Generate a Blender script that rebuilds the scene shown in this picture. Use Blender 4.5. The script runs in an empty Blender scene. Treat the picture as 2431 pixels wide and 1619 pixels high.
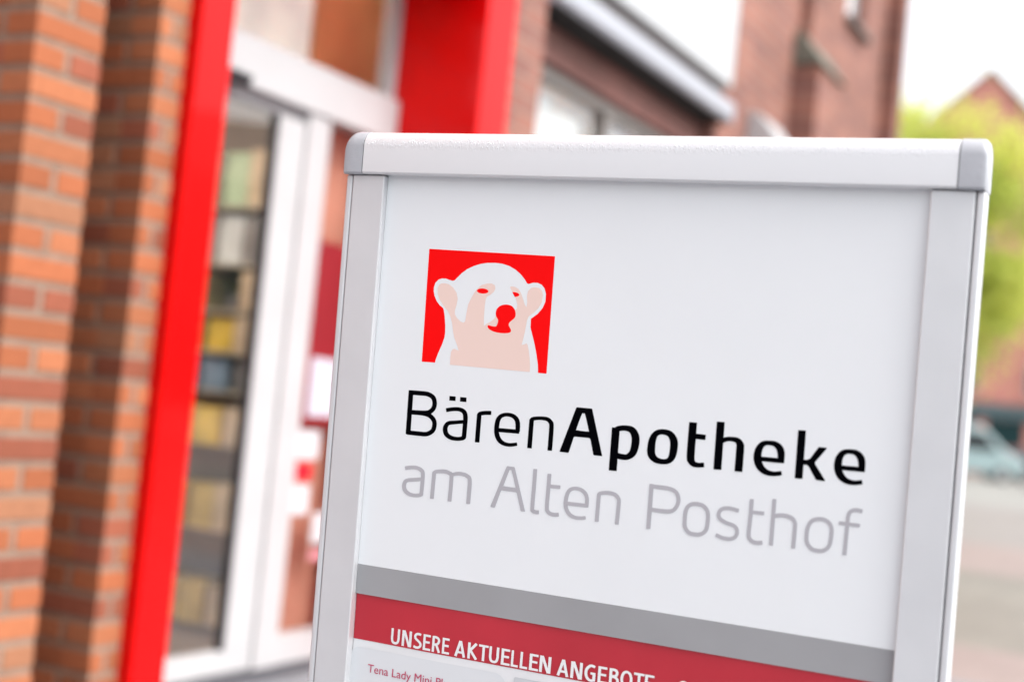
import bpy, bmesh, math, random
from mathutils import Vector, Matrix
from mathutils.geometry import tessellate_polygon
R = math.radians
random.seed(7)
sc = bpy.context.scene
col = sc.collection

# ---------------------------------------------------------------- camera
CAMH = 1.2
ROLL, PITCH = math.atan(.099), R(2.5)
right0 = Vector((1, 0, 0)); fw = Vector((0, math.cos(PITCH), math.sin(PITCH))); up0 = Vector((0, -math.sin(PITCH), math.cos(PITCH)))
rc = right0*math.cos(ROLL) + up0*math.sin(ROLL)
uc = up0*math.cos(ROLL) - right0*math.sin(ROLL)
CAM = Vector((0, 0, CAMH))
MC = Matrix((rc, uc, -fw)).transposed()
cam = bpy.data.cameras.new('camera'); camo = bpy.data.objects.new('camera', cam); col.objects.link(camo)
camo.matrix_world = Matrix.Translation(CAM) @ MC.to_4x4()
cam.sensor_width = 36; cam.lens = 50; cam.clip_end = 1500; cam.clip_start = .05
cam.dof.use_dof = True; cam.dof.focus_distance = 1.52; cam.dof.aperture_fstop = 2.4
cam.dof.aperture_blades = 0
sc.camera = camo
# ---------------------------------------------------------------- world, sun, exposure (overcast day, exposed bright)
SUN_EL, SUN_AZ = R(50), R(116)
w = bpy.data.worlds.new('World'); sc.world = w; w.use_nodes = True
nt = w.node_tree; nt.nodes.clear()
sky = nt.nodes.new('ShaderNodeTexSky'); sky.sky_type = 'NISHITA'; sky.sun_disc = False
sky.sun_elevation = SUN_EL; sky.sun_rotation = SUN_AZ; sky.dust_density = 4; sky.air_density = 1.2
hs = nt.nodes.new('ShaderNodeHueSaturation'); hs.inputs['Saturation'].default_value = .22
bg = nt.nodes.new('ShaderNodeBackground'); bg.inputs[1].default_value = .15
ow = nt.nodes.new('ShaderNodeOutputWorld')
nt.links.new(sky.outputs[0], hs.inputs['Color']); nt.links.new(hs.outputs[0], bg.inputs[0]); nt.links.new(bg.outputs[0], ow.inputs[0])
sd = bpy.data.lights.new('sun', 'SUN'); sd.energy = .5; sd.angle = R(25); sd.color = (1, .98, .95)
so = bpy.data.objects.new('sun', sd); col.objects.link(so)
sundir = Vector((math.sin(SUN_AZ)*math.cos(SUN_EL), math.cos(SUN_AZ)*math.cos(SUN_EL), math.sin(SUN_EL)))
so.rotation_euler = sundir.to_track_quat('Z', 'Y').to_euler(); so.location = sundir*40
sc.view_settings.view_transform = 'Standard'; sc.view_settings.look = 'None'
sc.view_settings.exposure = 1.42; sc.view_settings.gamma = 1
sc.cycles.max_bounces = 8; sc.cycles.transparent_max_bounces = 12
sc.cycles.caustics_reflective = False; sc.cycles.caustics_refractive = False

# ---------------------------------------------------------------- frames of reference
BETA = R(26.9)                                   # the shop front runs this way
U = Vector((math.sin(BETA), math.cos(BETA), 0)); N = Vector((math.cos(BETA), -math.sin(BETA), 0))
BW = Matrix(((U.x, -N.x, 0, 0), (U.y, -N.y, 0, 0), (0, 0, 1, 0), (0, 0, 0, 1)))   # local x along front, y into the building
F = 2431*50/36
def ray(x, y): return MC @ Vector(((x-1215.5)/F, -(y-809.5)/F, -1))
s_ = Vector((7143, -570, 3376)).normalized(); q_ = Vector((.0745, .997, 0)); q_ = (q_ - s_*q_.dot(s_)).normalized()
SX, SU = MC @ s_, MC @ q_; SZ = SX.cross(SU)
SO = CAM + ray(1550, 880)*1.43
SM = Matrix(((SX.x, SU.x, SZ.x, SO.x), (SX.y, SU.y, SZ.y, SO.y), (SX.z, SU.z, SZ.z, SO.z), (0, 0, 0, 1)))
def sp(x, y, off):                                # a measured point of the artwork -> sign board coordinates
    d = ray(x, y); o = SO + SZ*off; t = (o-CAM).dot(SZ)/d.dot(SZ); P = CAM + d*t - SO
    return (P.dot(SX), P.dot(SU))

# ---------------------------------------------------------------- materials
MATS = {}
def nodes(name):
    m = bpy.data.materials.new(name); m.use_nodes = True; t = m.node_tree
    return m, t, t.nodes['Principled BSDF']
def mat(name, c, rough=.5, metal=0, spec=.5, coat=0, var=0, scale=8, bump=0, bscale=60, emit=None, rvar=0, sub=0):
    if name in MATS: return MATS[name]
    m, t, b = nodes(name); L = t.links.new
    b.inputs['Base Color'].default_value = (*c, 1); b.inputs['Roughness'].default_value = rough
    b.inputs['Metallic'].default_value = metal; b.inputs['Specular IOR Level'].default_value = spec
    b.inputs['Coat Weight'].default_value = coat
    tc = t.nodes.new('ShaderNodeTexCoord')
    if var:
        n = t.nodes.new('ShaderNodeTexNoise'); n.inputs['Scale'].default_value = scale; n.inputs['Detail'].default_value = 6
        L(tc.outputs['Object'], n.inputs['Vector'])
        cr = t.nodes.new('ShaderNodeValToRGB'); cr.color_ramp.elements[0].position = .3; cr.color_ramp.elements[1].position = .7
        cr.color_ramp.elements[0].color = (*[v*(1-var) for v in c], 1); cr.color_ramp.elements[1].color = (*[min(1, v*(1+var)) for v in c], 1)
        L(n.outputs['Fac'], cr.inputs[0]); L(cr.outputs[0], b.inputs['Base Color'])
    if rvar:
        n3 = t.nodes.new('ShaderNodeTexNoise'); n3.inputs['Scale'].default_value = scale*2; L(tc.outputs['Object'], n3.inputs['Vector'])
        mr = t.nodes.new('ShaderNodeMapRange'); mr.inputs[3].default_value = rough-rvar; mr.inputs[4].default_value = rough+rvar
        L(n3.outputs['Fac'], mr.inputs[0]); L(mr.outputs[0], b.inputs['Roughness'])
    if bump:
        n2 = t.nodes.new('ShaderNodeTexNoise'); n2.inputs['Scale'].default_value = bscale; n2.inputs['Detail'].default_value = 5
        bp = t.nodes.new('ShaderNodeBump'); bp.inputs['Strength'].default_value = bump; bp.inputs['Distance'].default_value = .01
        L(tc.outputs['Object'], n2.inputs['Vector']); L(n2.outputs['Fac'], bp.inputs['Height']); L(bp.outputs[0], b.inputs['Normal'])
    if emit:
        b.inputs['Emission Color'].default_value = (*emit[0], 1); b.inputs['Emission Strength'].default_value = emit[1]
    MATS[name] = m; return m
def glass(name, tint=(1, 1, 1), refl=.085):
    if name in MATS: return MATS[name]
    m = bpy.data.materials.new(name); m.use_nodes = True; t = m.node_tree; t.nodes.clear(); L = t.links.new
    o = t.nodes.new('ShaderNodeOutputMaterial'); mx = t.nodes.new('ShaderNodeMixShader')
    tr = t.nodes.new('ShaderNodeBsdfTransparent'); tr.inputs[0].default_value = (*tint, 1)
    gl = t.nodes.new('ShaderNodeBsdfGlossy'); gl.inputs['Roughness'].default_value = .01
    lw = t.nodes.new('ShaderNodeLayerWeight'); lw.inputs[0].default_value = .5; fr = t.nodes.new('ShaderNodeMath'); fr.operation = 'POWER'; fr.inputs[1].default_value = 4.0; L(lw.outputs['Facing'], fr.inputs[0])
    ad = t.nodes.new('ShaderNodeMath'); ad.operation = 'ADD'; ad.inputs[1].default_value = refl
    L(fr.outputs[0], ad.inputs[0]); L(ad.outputs[0], mx.inputs[0]); L(tr.outputs[0], mx.inputs[1]); L(gl.outputs[0], mx.inputs[2]); L(mx.outputs[0], o.inputs[0])
    MATS[name] = m; return m
def attr_mat(name, rough=.85, bump=.35, bscale=90, spec=.3, trans=0):
    if name in MATS: return MATS[name]
    m, t, b = nodes(name); L = t.links.new
    a = t.nodes.new('ShaderNodeVertexColor'); a.layer_name = 'tone'
    tc = t.nodes.new('ShaderNodeTexCoord'); n = t.nodes.new('ShaderNodeTexNoise'); n.inputs['Scale'].default_value = 30; n.inputs['Detail'].default_value = 6
    L(tc.outputs['Object'], n.inputs['Vector'])
    mr = t.nodes.new('ShaderNodeMapRange'); mr.inputs[3].default_value = .8; mr.inputs[4].default_value = 1.2; L(n.outputs['Fac'], mr.inputs[0])
    mx = t.nodes.new('ShaderNodeMix'); mx.data_type = 'RGBA'; mx.blend_type = 'MULTIPLY'; mx.inputs[0].default_value = 1
    L(a.outputs['Color'], mx.inputs[6]); L(mr.outputs[0], mx.inputs[7]); L(mx.outputs[2], b.inputs['Base Color'])
    b.inputs['Roughness'].default_value = rough; b.inputs['Specular IOR Level'].default_value = spec
    if bump:
        n2 = t.nodes.new('ShaderNodeTexNoise'); n2.inputs['Scale'].default_value = bscale; n2.inputs['Detail'].default_value = 5
        L(tc.outputs['Object'], n2.inputs['Vector'])
        bp = t.nodes.new('ShaderNodeBump'); bp.inputs['Strength'].default_value = bump; bp.inputs['Distance'].default_value = .004
        L(n2.outputs['Fac'], bp.inputs['Height']); L(bp.outputs[0], b.inputs['Normal'])
    if trans:
        o = t.nodes['Material Output']; tl = t.nodes.new('ShaderNodeBsdfTranslucent'); ms = t.nodes.new('ShaderNodeMixShader'); ms.inputs[0].default_value = trans
        L(mx.outputs[2], tl.inputs[0]); L(b.outputs[0], ms.inputs[1]); L(tl.outputs[0], ms.inputs[2]); L(ms.outputs[0], o.inputs[0])
    MATS[name] = m; return m
def brick_mat(name, c1, c2, mortar, L_=.25, H_=.0815, mort=.012, off=0):
    if name in MATS: return MATS[name]
    m, t, b = nodes(name); L = t.links.new
    tc = t.nodes.new('ShaderNodeTexCoord'); sx = t.nodes.new('ShaderNodeSeparateXYZ'); L(tc.outputs['Object'], sx.inputs[0])
    ad = t.nodes.new('ShaderNodeMath'); L(sx.outputs[0], ad.inputs[0]); L(sx.outputs[1], ad.inputs[1])
    a2 = t.nodes.new('ShaderNodeMath'); a2.inputs[1].default_value = off; L(ad.outputs[0], a2.inputs[0])
    cx = t.nodes.new('ShaderNodeCombineXYZ'); L(a2.outputs[0], cx.inputs[0]); L(sx.outputs[2], cx.inputs[1])
    br = t.nodes.new('ShaderNodeTexBrick'); L(cx.outputs[0], br.inputs['Vector'])
    br.inputs['Scale'].default_value = 1; br.inputs['Brick Width'].default_value = L_; br.inputs['Row Height'].default_value = H_
    br.inputs['Mortar Size'].default_value = mort/2; br.inputs['Mortar Smooth'].default_value = .3; br.inputs['Bias'].default_value = 0
    br.inputs['Color1'].default_value = (*c1, 1); br.inputs['Color2'].default_value = (*c2, 1); br.inputs['Mortar'].default_value = (*mortar, 1)
    n = t.nodes.new('ShaderNodeTexNoise'); n.inputs['Scale'].default_value = 1.3; n.inputs['Detail'].default_value = 8; L(tc.outputs['Object'], n.inputs['Vector'])
    mr = t.nodes.new('ShaderNodeMapRange'); mr.inputs[1].default_value = .3; mr.inputs[2].default_value = .7; mr.inputs[3].default_value = .75; mr.inputs[4].default_value = 1.25; L(n.outputs['Fac'], mr.inputs[0])
    mx = t.nodes.new('ShaderNodeMix'); mx.data_type = 'RGBA'; mx.blend_type = 'MULTIPLY'; mx.inputs[0].default_value = 1
    L(br.outputs['Color'], mx.inputs[6]); L(mr.outputs[0], mx.inputs[7]); L(mx.outputs[2], b.inputs['Base Color'])
    iv = t.nodes.new('ShaderNodeMath'); iv.operation = 'SUBTRACT'; iv.inputs[0].default_value = 1; L(br.outputs['Fac'], iv.inputs[1])
    bp = t.nodes.new('ShaderNodeBump'); bp.inputs['Strength'].default_value = .8; bp.inputs['Distance'].default_value = .008
    L(iv.outputs[0], bp.inputs['Height']); L(bp.outputs[0], b.inputs['Normal']); b.inputs['Roughness'].default_value = .85
    MATS[name] = m; return m

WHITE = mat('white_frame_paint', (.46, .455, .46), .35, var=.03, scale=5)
RED = mat('red_lacquer_panel', (.66, .0015, .002), .30, spec=.08, coat=.22, var=.04, scale=3, bump=.03, bscale=6)
ALU = mat('anodised_aluminium', (.68, .685, .70), .4, metal=.35, var=.03, scale=14, bump=.012, bscale=300, rvar=.05)
CAP = mat('grey_plastic_cap', (.42, .43, .46), .42, var=.06, scale=20, bump=.06, bscale=150)
DARK = mat('dark_gap', (.02, .02, .022), .7)
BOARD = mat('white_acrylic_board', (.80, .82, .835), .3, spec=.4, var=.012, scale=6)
BLACKV = mat('black_vinyl', (.002, .002, .003), .6, spec=.0)
GREYV = mat('grey_vinyl', (.44, .43, .46), .5, spec=.2)
REDV = mat('red_vinyl', (.97, .001, .002), .45, spec=.1)
PINKV = mat('pale_pink_vinyl', (.84, .64, .57), .5, spec=.2)
STRIPE = mat('grey_stripe_vinyl', (.33, .33, .34), .4, spec=.3, var=.05, scale=9)
POSTRED = mat('poster_red_print', (.50, .018, .035), .42, var=.10, scale=5, bump=.25, bscale=7)
PAPER = mat('poster_paper', (.78, .79, .80), .3, var=.02, scale=4)
SMOKE = mat('dark_grey_metal', (.09, .09, .10), .5)
STEEL = mat('blue_grey_steel', (.22, .24, .29), .4, metal=.4)
BRK = attr_mat('clinker_brick'); MORT = mat('lime_mortar', (.25, .175, .13), .95, var=.15, scale=25, bump=.5, bscale=120)
WALL = brick_mat('old_brick_wall', (.29, .12, .085), (.19, .08, .065), (.25, .185, .155))
PINKWALL = brick_mat('far_brick_wall', (.50, .20, .16), (.44, .17, .14), (.42, .25, .21))
GLASS = glass('window_glass'); SLATE = mat('mossy_slate', (.15, .15, .12), .8, var=.35, scale=9, bump=.4, bscale=30)

# ---------------------------------------------------------------- mesh helpers
class MB:
    def __init__(s): s.v = []; s.f = []; s.c = []
    def face(s, pts, tone=None):
        i = len(s.v); s.v += [tuple(p) for p in pts]; s.f.append(tuple(range(i, i+len(pts)))); s.c.append(tone)
    def box(s, a, b, tone=None, M=None):
        x0, y0, z0 = a; x1, y1, z1 = b
        P = [Vector((x, y, z)) for z in (z0, z1) for (x, y) in ((x0, y0), (x1, y0), (x1, y1), (x0, y1))]
        if M: P = [M @ p for p in P]
        i = len(s.v); s.v += [tuple(p) for p in P]
        for f in ((0, 3, 2, 1), (4, 5, 6, 7), (0, 1, 5, 4), (1, 2, 6, 5), (2, 3, 7, 6), (3, 0, 4, 7)):
            s.f.append(tuple(i+k for k in f)); s.c.append(tone)
        return s
    def prism(s, poly, a, b, axis='y', tone=None):    # closed outline swept along an axis
        def P(p, t): return (p[0], t, p[1]) if axis == 'y' else ((t, p[0], p[1]) if axis == 'x' else (p[0], p[1], t))
        n = len(poly); i = len(s.v); s.v += [P(p, a) for p in poly] + [P(p, b) for p in poly]
        s.f.append(tuple(range(i, i+n))); s.f.append(tuple(range(i+2*n-1, i+n-1, -1))); s.c += [tone, tone]
        for k in range(n): s.f.append((i+k, i+n+k, i+n+(k+1) % n, i+(k+1) % n)); s.c.append(tone)
        return s
    def cyl(s, c0, c1, r0, r1, n=14, tone=None, cap=True):
        c0, c1 = Vector(c0), Vector(c1); d = (c1-c0).normalized(); a = d.orthogonal().normalized(); b = d.cross(a)
        i = len(s.v)
        for c, r in ((c0, r0), (c1, r1)):
            for k in range(n):
                q = 2*math.pi*k/n; s.v.append(tuple(c + a*(r*math.cos(q)) + b*(r*math.sin(q))))
        for k in range(n): s.f.append((i+k, i+(k+1) % n, i+n+(k+1) % n, i+n+k)); s.c.append(tone)
        if cap: s.f.append(tuple(range(i+n-1, i-1, -1))); s.f.append(tuple(range(i+n, i+2*n))); s.c += [tone, tone]
        return s
    def build(s, name, m, parent=None, M=None, bevel=0, smooth=False, seg=2, fix=True):
        me = bpy.data.meshes.new(name); me.from_pydata(s.v, [], s.f); me.update()
        if any(c is not None for c in s.c):
            ca = me.color_attributes.new('tone', 'FLOAT_COLOR', 'CORNER'); k = 0
            for p, c in zip(me.polygons, s.c):
                for _ in p.vertices: ca.data[k].color = (*(c or (.5, .5, .5)), 1); k += 1
        if fix:
            bm = bmesh.new(); bm.from_mesh(me); bmesh.ops.recalc_face_normals(bm, faces=bm.faces); bm.to_mesh(me); bm.free()
        if smooth:
            for p in me.polygons: p.use_smooth = True
        me.materials.append(m)
        o = bpy.data.objects.new(name, me); col.objects.link(o)
        if parent: o.parent = parent
        elif M is not None: o.matrix_world = M
        if bevel:
            md = o.modifiers.new('bevel', 'BEVEL'); md.width = bevel; md.segments = seg; md.limit_method = 'ANGLE'; md.angle_limit = R(40)
            md.harden_normals = False
        return o
def tag(o, label=None, cat=None, group=None, kind=None):
    if label: o['label'] = label
    if cat: o['category'] = cat
    if group: o['group'] = group
    if kind: o['kind'] = kind
    return o
def thing(name, label, cat, M=None, group=None):
    o = bpy.data.objects.new(name, None); col.objects.link(o); o.empty_display_size = .1
    if M is not None: o.matrix_world = M
    return tag(o, label, cat, group)
def catmull(P, n=6, closed=False):
    out = []; N_ = len(P)
    rng = range(N_) if closed else range(N_-1)
    for i in rng:
        g = (lambda k: P[k % N_]) if closed else (lambda k: P[min(max(k, 0), N_-1)])
        a, b, c, d = g(i-1), g(i), g(i+1), g(i+2)
        for j in range(n):
            t = j/n
            out.append(tuple(.5*((2*b[k]) + (c[k]-a[k])*t + (2*a[k]-5*b[k]+4*c[k]-d[k])*t*t + (3*b[k]-a[k]-3*c[k]+d[k])*t**3) for k in range(len(b))))
    if not closed: out.append(tuple(P[-1]))
    return out

# ================================================================ SETTING: ground
def ground_mat():
    m, t, b = nodes('plaza_paving'); L = t.links.new
    tc = t.nodes.new('ShaderNodeTexCoord'); mp = t.nodes.new('ShaderNodeMapping'); mp.inputs['Rotation'].default_value = (0, 0, BETA - R(90) + R(90))
    L(tc.outputs['Object'], mp.inputs['Vector'])
    sx = t.nodes.new('ShaderNodeSeparateXYZ'); L(mp.outputs[0], sx.inputs[0])
    dv = t.nodes.new('ShaderNodeMath'); dv.operation = 'DIVIDE'; dv.inputs[1].default_value = 60; L(sx.outputs[1], dv.inputs[0])
    cr = t.nodes.new('ShaderNodeValToRGB'); cr.color_ramp.interpolation = 'CONSTANT'
    pink, beige, mix, pale, blue = (.32, .25, .23), (.235, .215, .185), (.29, .265, .25), (.31, .31, .285), (.26, .27, .29)
    els = [(0, blue), (7.7/60, pink), (9.0/60, beige), (14.7/60, pink), (19/60, mix), (33/60, pale)]
    e = cr.color_ramp.elements; e[0].position = 0; e[0].color = (*blue, 1); e[1].position = els[1][0]; e[1].color = (*pink, 1)
    for p_, c_ in els[2:]:
        q = e.new(p_); q.color = (*c_, 1)
    L(dv.outputs[0], cr.inputs[0])
    br = t.nodes.new('ShaderNodeTexBrick'); L(mp.outputs[0], br.inputs['Vector']); br.inputs['Scale'].default_value = 1
    br.inputs['Brick Width'].default_value = .2; br.inputs['Row Height'].default_value = .1; br.inputs['Mortar Size'].default_value = .003
    br.inputs['Color1'].default_value = (1, 1, 1, 1); br.inputs['Color2'].default_value = (.82, .82, .82, 1); br.inputs['Mortar'].default_value = (.45, .43, .4, 1)
    n = t.nodes.new('ShaderNodeTexNoise'); n.inputs['Scale'].default_value = .6; n.inputs['Detail'].default_value = 8; L(tc.outputs['Object'], n.inputs['Vector'])
    mr = t.nodes.new('ShaderNodeMapRange'); mr.inputs[3].default_value = .75; mr.inputs[4].default_value = 1.25; L(n.outputs['Fac'], mr.inputs[0])
    m1 = t.nodes.new('ShaderNodeMix'); m1.data_type = 'RGBA'; m1.blend_type = 'MULTIPLY'; m1.inputs[0].default_value = 1
    m2 = t.nodes.new('ShaderNodeMix'); m2.data_type = 'RGBA'; m2.blend_type = 'MULTIPLY'; m2.inputs[0].default_value = 1
    L(cr.outputs[0], m1.inputs[6]); L(br.outputs['Color'], m1.inputs[7]); L(m1.outputs[2], m2.inputs[6]); L(mr.outputs[0], m2.inputs[7]); L(m2.outputs[2], b.inputs['Base Color'])
    b.inputs['Roughness'].default_value = .6
    return m
g = MB(); g.face([(-400, -400, 0), (400, -400, 0), (400, 400, 0), (-400, 400, 0)])
tag(g.build('ground', ground_mat()), kind='structure')

# ================================================================ THE ADVERTISING BOARD (front leaf nearly upright, rear leaf leaning behind)
sign = thing('advertising_board', 'silver aluminium framed pharmacy pavement board with bear emblem, in sharp focus', 'sign board', SM)
HX = 342.5e-3; CXS = -.036; X0, X1 = CXS-HX, CXS+HX       # outer edges
GRV, INN = .3345, .2935; YB = .190; YT = .2375; YLOW = -1.13; PZ = -.008
def rail(name, x0, x1, y0, y1):
    m = MB(); m.box((x0, y0, -.024), (x1, y1, 0)); return m.build(name, ALU, sign, bevel=.0012)
for s in (-1, 1):
    a, b_ = sorted((CXS+s*INN, CXS+s*(GRV-.0006))); rail('side_rail', a, b_, YLOW, YB-.0008)
    m = MB(); a, b_ = sorted((CXS+s*(GRV+.0006), CXS+s*HX))
    m.box((a, YLOW, -.027), (b_, YB-.0008, -.0006)); m.build('edge_lip', ALU, sign, bevel=.002, seg=3)
    m = MB(); a, b_ = sorted((CXS+s*(GRV-.0006), CXS+s*(GRV+.0006))); m.box((a, YLOW+.001, -.022), (b_, YB-.002, -.005)); m.build('groove', DARK if s < 0 else mat('grey_groove_seal', (.22, .22, .24), .6), sign)
# backing core closing the leaf
m = MB(); m.box((CXS-INN-.01, YLOW+.02, -.020), (CXS+INN+.01, YB, -.0125)); m.build('back_panel', mat('grey_backing', (.35, .36, .37), .5), sign)
m = MB(); m.box((CXS-INN+.0002, -.241, -.0125), (CXS+INN-.0002, YB+.02, PZ)); hdr = m.build('header_panel', BOARD, sign)
m = MB(); m.box((CXS-INN+.0002, -.2735, -.0125), (CXS+INN-.0002, -.2412, PZ+.0002)); m.build('grey_stripe', STRIPE, sign)
# lower poster sleeve
pst = MB(); nx, ny = 40, 60; PX0, PX1 = CXS-INN+.0004, CXS+INN-.0004; PY1, PY0 = -.2735, -1.09
def wav(x, y): return PZ-.0016 + .0007*math.sin(13*x+9*y) * math.sin(21*y+2) + .0004*math.sin(37*x-11*y)
def sheet(name, x0, x1, y0, y1, mm, off, nx=30, ny=10, par=None):
    b = MB()
    idx = {}
    for j in range(ny+1):
        for i in range(nx+1):
            x = x0+(x1-x0)*i/nx; y = y0+(y1-y0)*j/ny; idx[i, j] = len(b.v); b.v.append((x, y, wav(x, y)+off))
    for j in range(ny):
        for i in range(nx): b.f.append((idx[i, j], idx[i+1, j], idx[i+1, j+1], idx[i, j+1])); b.c.append(None)
    return b.build(name, mm, par or sign, smooth=True, fix=False)
poster = sheet('offer_poster', PX0, PX1, PY0, PY1, PAPER, -.0003, 50, 70)
sheet('red_banner', PX0, PX1, -.3240, PY1, POSTRED, 0, 40, 8, poster)
def rsheet(name, x0, x1, y0, y1, r, mm, off):           # rounded box printed on the poster
    P = []
    for cx_, cy_, a0 in ((x1-r, y1-r, 0), (x0+r, y1-r, 90), (x0+r, y0+r, 180), (x1-r, y0+r, 270)):
        for k in range(7):
            a = R(a0+15*k); P.append((cx_+r*math.cos(a), cy_+r*math.sin(a)))
    b = MB(); c = ((x0+x1)/2, (y0+y1)/2)
    n_ = len(P)
    for k in range(n_):
        p, q = P[k], P[(k+1) % n_]
        b.face([(*c, wav(*c)+off+.0006), (*p, wav(*p)+off+.0006), (*q, wav(*q)+off+.0006)])
    return b.build(name, mm, poster, fix=False)
rsheet('offer_box', CXS-INN-.003, sp(1201, 1612, PZ)[0], -.50, sp(842, 1531, PZ)[1]-.0008, .014, mat('pale_grey_print', (.70, .72, .74), .35), 0)
rsheet('offer_box', sp(1219.6, 1606, PZ)[0], CXS+INN-.004, -.50, sp(1219.6, 1606, PZ)[1], .002, mat('mid_grey_print', (.58, .60, .62), .35), 0)
# bottom rail, feet
m = MB(); m.box((X0, YLOW-.045, -.024), (X1, YLOW, .001)); m.build('bottom_rail', ALU, sign, bevel=.003)
# top hinge profile: rounded over, with plastic end caps
def barsec(d=0, rf=.017, zf=.0085, zb=-.034):
    y0, y1 = YB-d, YT+d; zf += d; zb -= d; P = [(zf-.0, y0+.002), (zf-.002, y0), (zb+.002, y0), (zb, y0+.002)]
    for k in range(9): a = R(180-90*k/8); P.append((zb+rf+rf*math.cos(a), y1-rf+rf*math.sin(a)))
    for k in range(9): a = R(90-90*k/8); P.append((zf-rf+rf*math.cos(a), y1-rf*1.0+rf*math.sin(a)))
    return P
CAPW = .0238
def bar_obj(name, x0, x1, mm, d, roundend=0):
    me = MB(); sec = barsec(d); n_ = len(sec); xs = [x0, x1]; drop = [0, 0]
    if roundend:                                      # end cap whose outer top corner is rounded too
        rr = .012 if roundend < 0 else .0065; K = 7; e = [(rr*(1-math.cos(R(90*k/K))), rr*(1-math.sin(R(90*k/K)))) for k in range(K, -1, -1)]
        # (distance from the end, drop)
        if roundend < 0: xs = [x0+a_ for a_, _ in e[::-1]] + [x1]; drop = [q for _, q in e[::-1]] + [0]
        else: xs = [x0] + [x1-a_ for a_, _ in e]; drop = [0] + [q for _, q in e]
    zc = (sec[0][0]+sec[3][0])/2
    for x, dr in zip(xs, drop):
        for z, y in sec:
            f = max(0, min(1, (y-YB)/(YT-YB))); sh = dr*f
            me.v.append((x, y-sh, z + (zc-z)*dr*1.0/.035*.25))
    for i in range(len(xs)-1):
        for k in range(n_): me.f.append((i*n_+k, i*n_+(k+1) % n_, (i+1)*n_+(k+1) % n_, (i+1)*n_+k)); me.c.append(None)
    me.f.append(tuple(range(n_))); me.f.append(tuple(range((len(xs)-1)*n_+n_-1, (len(xs)-1)*n_-1, -1))); me.c += [None, None]
    o = me.build(name, mm, sign, smooth=True)
    md = o.modifiers.new('es', 'EDGE_SPLIT'); md.split_angle = R(38); return o
# worn, rain-specked aluminium on the hinge profile
BARM, t_, b_n = nodes('rain_specked_aluminium'); L_ = t_.links.new
b_n.inputs['Base Color'].default_value = (.74, .74, .755, 1); b_n.inputs['Metallic'].default_value = .3; b_n.inputs['Roughness'].default_value = .34
tc_ = t_.nodes.new('ShaderNodeTexCoord'); mp_ = t_.nodes.new('ShaderNodeMapping'); mp_.inputs['Scale'].default_value = (1, .45, 1); L_(tc_.outputs['Object'], mp_.inputs[0])
nz_ = t_.nodes.new('ShaderNodeTexNoise'); nz_.inputs['Scale'].default_value = 650; nz_.inputs['Detail'].default_value = 4; L_(mp_.outputs[0], nz_.inputs['Vector'])
sy_ = t_.nodes.new('ShaderNodeSeparateXYZ'); L_(tc_.outputs['Object'], sy_.inputs[0])
bd_ = t_.nodes.new('ShaderNodeValToRGB'); el = bd_.color_ramp.elements; RS_ = .40; el[0].position = .0; el[0].color = (.02, .02, .02, 1); el[1].position = 1; el[1].color = (.25, .25, .25, 1)
mr_ = t_.nodes.new('ShaderNodeMapRange'); mr_.inputs[1].default_value = YB; mr_.inputs[2].default_value = YT; L_(sy_.outputs[1], mr_.inputs[0]); L_(mr_.outputs[0], bd_.inputs[0])
for p_, v_ in ((.52, .03), (.62, 1), (.74, .9), (.86, .2)):
    q = el.new(p_); q.color = (v_*RS_, v_*RS_, v_*RS_, 1)
bp_ = t_.nodes.new('ShaderNodeBump'); bp_.inputs['Distance'].default_value = .0012; L_(bd_.outputs[0], bp_.inputs['Strength']); L_(nz_.outputs['Fac'], bp_.inputs['Height']); L_(bp_.outputs[0], b_n.inputs['Normal'])
bar_obj('hinge_bar', X0+CAPW+.0010, X1-CAPW-.0010, BARM, 0)
bar_obj('end_cap', X0, X0+CAPW, CAP, .0005, -1); bar_obj('end_cap', X1-CAPW, X1, CAP, .0005, 1)
for x in (X0+CAPW+.0004, X1-CAPW-.0004): m = MB(); m.prism([(z, y) for z, y in barsec(-.0006)], x-.0008, x+.0008, 'x'); m.v = [(x_, y_, z_) for (x_, z_, y_) in [(v[0], v[1], v[2]) for v in m.v]]; m.build('cap_joint', DARK, sign)
# tiny rain drops on the shoulder of the profile
dr = MB()
for _ in range(520):
    x = random.uniform(X0+.004, X1-.004); a = R(random.gauss(14, 9)); rf = .017
    if abs(x-(X0+CAPW)) < .002: continue
    z = .0085-rf+rf*math.cos(a); y = YT-rf+rf*math.sin(a); r_ = random.uniform(.00025, .00075)
    nrm = Vector((0, math.sin(a), math.cos(a))); c = Vector((x, y, z)); t1 = Vector((1, 0, 0)); t2 = nrm.cross(t1)
    i = len(dr.v); dr.v.append(tuple(c+nrm*r_*.55)); sy = random.uniform(.8, 1.8)
    for k in range(7): q = 2*math.pi*k/7; dr.v.append(tuple(c + t1*r_*math.cos(q)*.8 + t2*r_*math.sin(q)*sy - nrm*.00005))
    for k in range(7): q = 2*math.pi*(k+.5)/7; dr.v.append(tuple(c + t1*r_*.7*math.cos(q)*.8 + t2*r_*.7*math.sin(q)*sy + nrm*r_*.38))
    for k in range(7):
        dr.f.append((i+1+k, i+1+(k+1) % 7, i+8+k)); dr.f.append((i+1+(k+1) % 7, i+8+(k+1) % 7, i+8+k)); dr.f.append((i+8+k, i+8+(k+1) % 7, i)); dr.c += [None]*3
WAT = mat('rain_water', (.70, .70, .72), .12, spec=.8)
tag(dr.build('rain_drops', WAT, sign, smooth=True), kind='stuff')
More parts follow.
